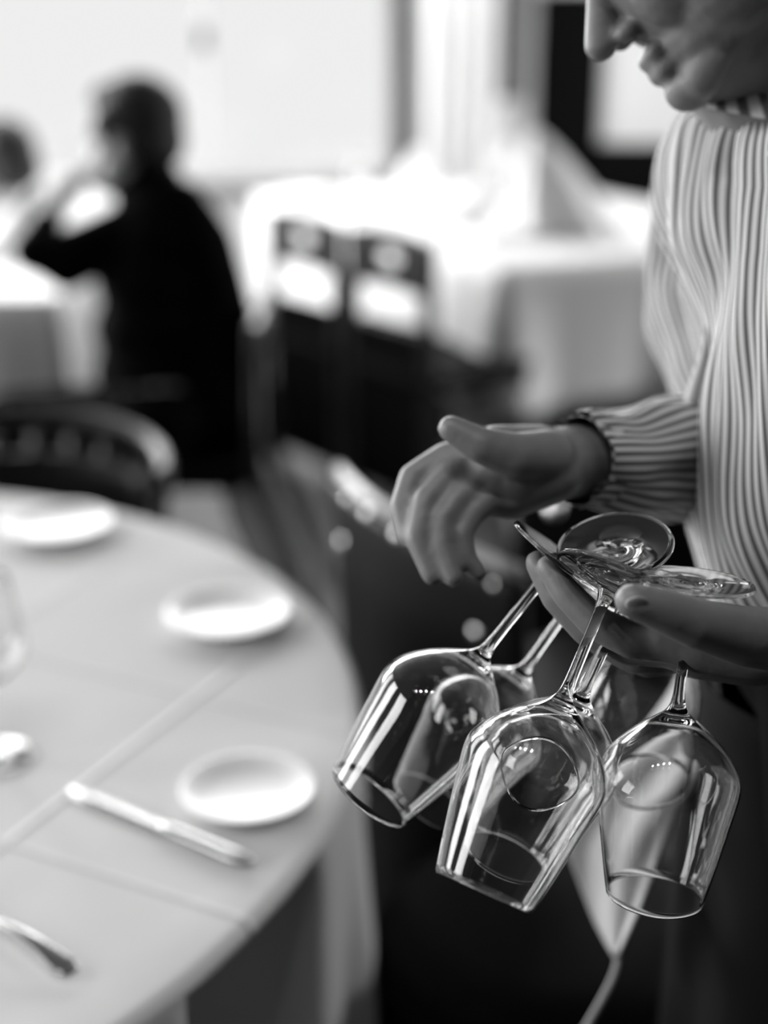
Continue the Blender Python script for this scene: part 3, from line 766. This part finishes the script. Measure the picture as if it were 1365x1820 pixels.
# ------------------------------------------------------------------ the waiter
wp = empty('person', V(.45, 1.15, 0), 'waiter in a striped shirt leaning in, holding a bunch of wine glasses', 'person')
b = MB()
DH = 1.05
hc = P(1250, -145, DH)
fwd = V(-.82, -.12, -.52); upv = (P(1262, -95, DH)-P(1215, 170, DH))
upv = V(-.5, .25, .82)
Hw, Rw = head_parts(b, hc, fwd, upv, 1.0)
chain(b, [P(1310, 20, DH+.03), P(1345, 100, DH+.06), P(1420, 200, DH+.07)], [.070, .062, .068])
# torso, far arm
chain(b, [P(1470, 300, 1.17), P(1500, 700, 1.18), P(1540, 1060, 1.18)], [.10, .11, .11])
FS = P(1290, 330, 1.36); FE = P(1318, 800, 1.30); FW = P(1000, 822, 1.085)
chain(b, [FS, FE, FW], [.045, .040, .028])
# far hand (his right), palm towards the camera, fingers drooping
chain(b, [FW, P(930, 830, 1.075), P(880, 835, 1.07)], [.026, .028, .027])
chain(b, [P(985, 838, 1.07), P(905, 872, 1.065), P(868, 880, 1.06)], [.024, .022, .017])
chain(b, [P(960, 800, 1.08), P(880, 792, 1.075), P(838, 808, 1.075)], [.020, .016, .013])
chain(b, [P(975, 812, 1.06), P(918, 812, 1.04), P(856, 792, 1.03), P(802, 762, 1.03)], [.021, .018, .0135, .0100])      # thumb
chain(b, [P(850, 808, 1.075), P(792, 812, 1.075), P(733, 848, 1.07), P(714, 900, 1.06), P(722, 955, 1.05)], [.0135, .0115, .0105, .0092, .0078])
chain(b, [P(855, 832, 1.068), P(800, 845, 1.06), P(757, 890, 1.048), P(742, 958, 1.04), P(768, 1022, 1.035)], [.0135, .0115, .0105, .0094, .0080])
chain(b, [P(862, 858, 1.060), P(815, 885, 1.05), P(785, 925, 1.042), P(786, 978, 1.036), P(806, 1026, 1.03)], [.013, .011, .0100, .0090, .0078])
chain(b, [P(872, 880, 1.055), P(838, 915, 1.048), P(820, 950, 1.042), P(828, 990, 1.04), P(850, 1018, 1.04)], [.012, .0098, .009, .008, .0070])
# near arm and hand (his left) carrying the glasses, palm up
NS = P(1600, 330, 1.0); NE = P(1680, 930, .98); NW = P(1440, 1150, .955)
chain(b, [NS, NE, NW], [.048, .042, .028])
chain(b, [P(1470, 300, 1.17), NS], [.08, .05]); chain(b, [P(1470, 300, 1.17), FS], [.08, .05])
for dd, yy in ((.945, 1135), (.965, 1145), (.985, 1148)):
    chain(b, [P(1430, yy+12, dd), P(1330, yy+16, dd), P(1235, yy+8, dd), P(1175, yy-2, dd)], [.021, .022, .020, .015])
chain(b, [P(1400, 1140, .93), P(1320, 1130, .900), P(1235, 1108, .878), P(1172, 1083, .868), P(1124, 1068, .862)], [.022, .0195, .0158, .0135, .0112])   # thumb
chain(b, [P(1200, 1140, .950), P(1125, 1138, .947), P(1060, 1108, .950), P(1008, 1056, .955), P(975, 1008, .960)], [.0155, .0132, .0118, .0105, .0088])
chain(b, [P(1200, 1150, .968), P(1120, 1150, .970), P(1045, 1120, .972), P(988, 1062, .976), P(955, 1000, .980)], [.015, .0130, .0118, .0105, .0088])
chain(b, [P(1200, 1160, .990), P(1130, 1168, .990), P(1070, 1140, .992), P(1020, 1095, .995), P(992, 1050, .998)], [.0145, .0125, .0112, .0100, .0085])
chain(b, [P(1205, 1165, 1.005), P(1150, 1178, 1.005), P(1100, 1160, 1.008), P(1065, 1125, 1.01), P(1048, 1090, 1.012)], [.013, .0108, .0098, .0086, .0074])
# legs
hipw = P(1540, 1100, 1.18)
for dy in (-.09, .09): chain(b, [hipw+V(0, dy, 0), V(.46, 1.12+dy, .50), V(.48, 1.12+dy, .07), V(.34, 1.12+dy, .035)], [.085, .055, .038, .028])
body = organic('body', b, M_skin, wp, .0026, 7, .5)
h = MB(); hair_parts(h, Hw, Rw, 1.01); organic('hair', h, M_hairgrey, wp, .005, 4)
# finger nails
def nail(c, nrm, along, w, l):
    z = Vector(nrm).normalized(); x = Vector(along); x = (x-z*x.dot(z)).normalized(); y = z.cross(x)
    m = MB(); ball(m, c, (l, w, .0014), 16, Matrix((x, y, z)).transposed()); m.build('nail', mat('nail', .42, .25), body)
nail(P(1132, 1073, .8525), V(.1, -1, -.35), P(1170, 1085, .87)-P(1120, 1068, .87), .0062, .0075)
nail(P(812, 752, 1.026), V(.2, -.25, 1), P(856, 788, 1.03)-P(802, 760, 1.03), .0062, .0085)

# striped shirt
def nz(p, s=1.0): return noise.noise(Vector(p)*s)
front = [(1352, 176, .052, .07), (1280, 190, .085, .12), (1236, 212, .110, .165), (1212, 300, .125, .185), (1202, 400, .125, .19), (1208, 480, .122, .185), (1216, 560, .12, .18), (1224, 650, .12, .175),
         (1230, 740, .122, .172), (1240, 850, .125, .17), (1260, 950, .13, .17), (1278, 1040, .13, .17), (1300, 1150, .13, .17)]
rings = []; n = 220; DT = 1.16
FR = catmull([V(a, y, 0) for a, y, _, _ in front], 7); RA = lerpl([q[2] for q in front], 7); RB = lerpl([q[3] for q in front], 7)
for i, (q, ra, rb) in enumerate(zip(FR, RA, RB)):
    px, py = q.x, q.y
    c = P(px+ra*FPX/DT, py, DT); ring = []
    for j_ in range(n):
        a = 2*PI*j_/n; ca_, sa_ = math.cos(a), math.sin(a)
        base = c+V(-ra*ca_, -rb*sa_, 0)
        g = min(1, i/20)
        fold = .010*math.sin(4.2*a+ i*.10)*g+.012*nz(V(a*2.2+i*.03, i*.035, 3.1), 1.0)*g*2+.004*nz(V(a*9, i*.05, 9))*g*2
        ring.append(base+V(-ca_, -sa_, 0)*fold)
    rings.append(ring)
loft('shirt', rings, M_shirt, wp, stripes=128, thick=.0)
def sleeve(path, rads, stripes, seed, name='sleeve', wr=.006, sub=8):
    pts = catmull(path, sub); rr = lerpl(rads, sub); n = 96; rings = []; up = None
    for i, p in enumerate(pts):
        t = (pts[min(i+1, len(pts)-1)]-pts[max(i-1, 0)]).normalized()
        if up is None: a = V(0, 1, 0); up = (a-t*a.dot(t)).normalized()
        else: up = (up-t*up.dot(t)).normalized()
        w = t.cross(up); ring = []
        for j_ in range(n):
            a = 2*PI*j_/n; r = rr[i]+wr*nz(V(math.cos(a)*1.5+seed, math.sin(a)*1.5, i*.16), 1)*2
            ring.append(p+up*(r*math.cos(a))+w*(r*math.sin(a)))
        rings.append(ring)
    return loft(name, rings, M_shirt, wp, stripes=stripes, thick=.0)
sleeve([P(1380, 225, 1.26), P(1310, 250, 1.34), P(1262, 330, 1.37), P(1245, 450, 1.38), P(1246, 560, 1.37), P(1285, 680, 1.35), P(1330, 790, 1.32), P(1290, 818, 1.27), P(1180, 812, 1.19), P(1100, 818, 1.13), P(1022, 820, 1.092)],
       [.040, .055, .052, .050, .050, .050, .056, .056, .051, .041, .034], 34, 1.7, wr=.005)
sleeve([P(1470, 235, 1.12), P(1530, 262, 1.05), P(1592, 370, 1.0), P(1640, 650, .99), P(1680, 920, .98), P(1600, 1030, .97), P(1470, 1135, .955)], [.045, .075, .072, .064, .062, .052, .040], 30, 5.2)
# collar, cuff, apron, trousers, shoes
cu = MB(); a0, a1 = P(1048, 820, 1.10), P(1022, 820, 1.088)
mbc = []; 
sleeve([P(1055, 820, 1.106), P(1040, 820, 1.098), P(1022, 820, 1.088)], [.0352, .0346, .0335], 24, 2, 'cuff', .001, 5)
col = []
for i in range(7):
    g = i/6; col.append([P(1392+(-18+26*g)+0*math.cos(a), 150+60*g, 1.13)+V(-(.062+.012*g)*math.cos(a)*1.1, -(.072+.014*g)*math.sin(a), .012*math.cos(a)) for a in [2*PI*k/60 for k in range(60)]])
loft('collar', col, M_shirt, wp, stripes=26, thick=.002)
ap = []
for i in range(30):
    g = i/29; z = 1.02-.62*g; cx = .415+.03*g; ring = []
    for k in range(120):
        a = 2*PI*k/120; f = .012*math.sin(a*11+2*g)*g+.006*math.sin(a*5)
        ring.append(V(cx-(.135+.03*g+f)*math.cos(a), 1.14-(.185+.03*g+f)*math.sin(a), z))
    ap.append(ring)
loft('apron', ap, mat('black_apron', .009, .9, spec=.08), wp, thick=.002)
t_ = MB()
for dy in (-.09, .09): chain(t_, [hipw+V(0, dy, .0), V(.46, 1.12+dy, .50), V(.48, 1.12+dy, .10)], [.11, .085, .07])
ball(t_, hipw, (.12, .16, .12)); organic('trousers', t_, M_black, wp, .010, 5)
for dy in (-.09, .09):
    s = MB(); cone(s, V(.49, 1.12+dy, .05), .05, V(.30, 1.12+dy, .035), .035); organic('shoe', s, M_wood, wp, .008, 3)
s = MB()
for z in (.0,): 
    s.tube(catmull([P(1290, 1180, 1.33), P(1190, 1450, 1.33), P(1112, 1660, 1.30), P(1090, 1740, 1.29), P(1040, 1830, 1.28)], 6), .004, 8)
s.build('apron_string', mat('grey_tape', .30, .9), wp)

# white service napkin hanging from the waist on the far side
nk = []
outl = [(1212, 1150, 1262), (1205, 1200, 1276), (1170, 1260, 1283), (1120, 1320, 1270), (1065, 1380, 1240), (1022, 1440, 1205), (1008, 1500, 1180), (1025, 1560, 1160), (1052, 1620, 1138), (1090, 1690, 1106)]
for (xl, y, xr) in outl:
    row = []
    for k in range(16):
        s_ = k/15; row.append(P(xl+(xr-xl)*s_, y+10*math.sin(s_*PI), 1.33-.085*s_+.010*math.sin(s_*9+y*.012)))
    nk.append(row)
nk2 = []
for k in range(16):
    c_ = catmull([r[k] for r in nk], 4); nk2.append(c_)
o = loft('service_napkin', [list(q) for q in zip(*nk2)], mat('napkin_cotton', .42, .9), None, closed=False, thick=.003)
tag(o, 'white service napkin hanging in a point behind the bunch of glasses', 'napkin')
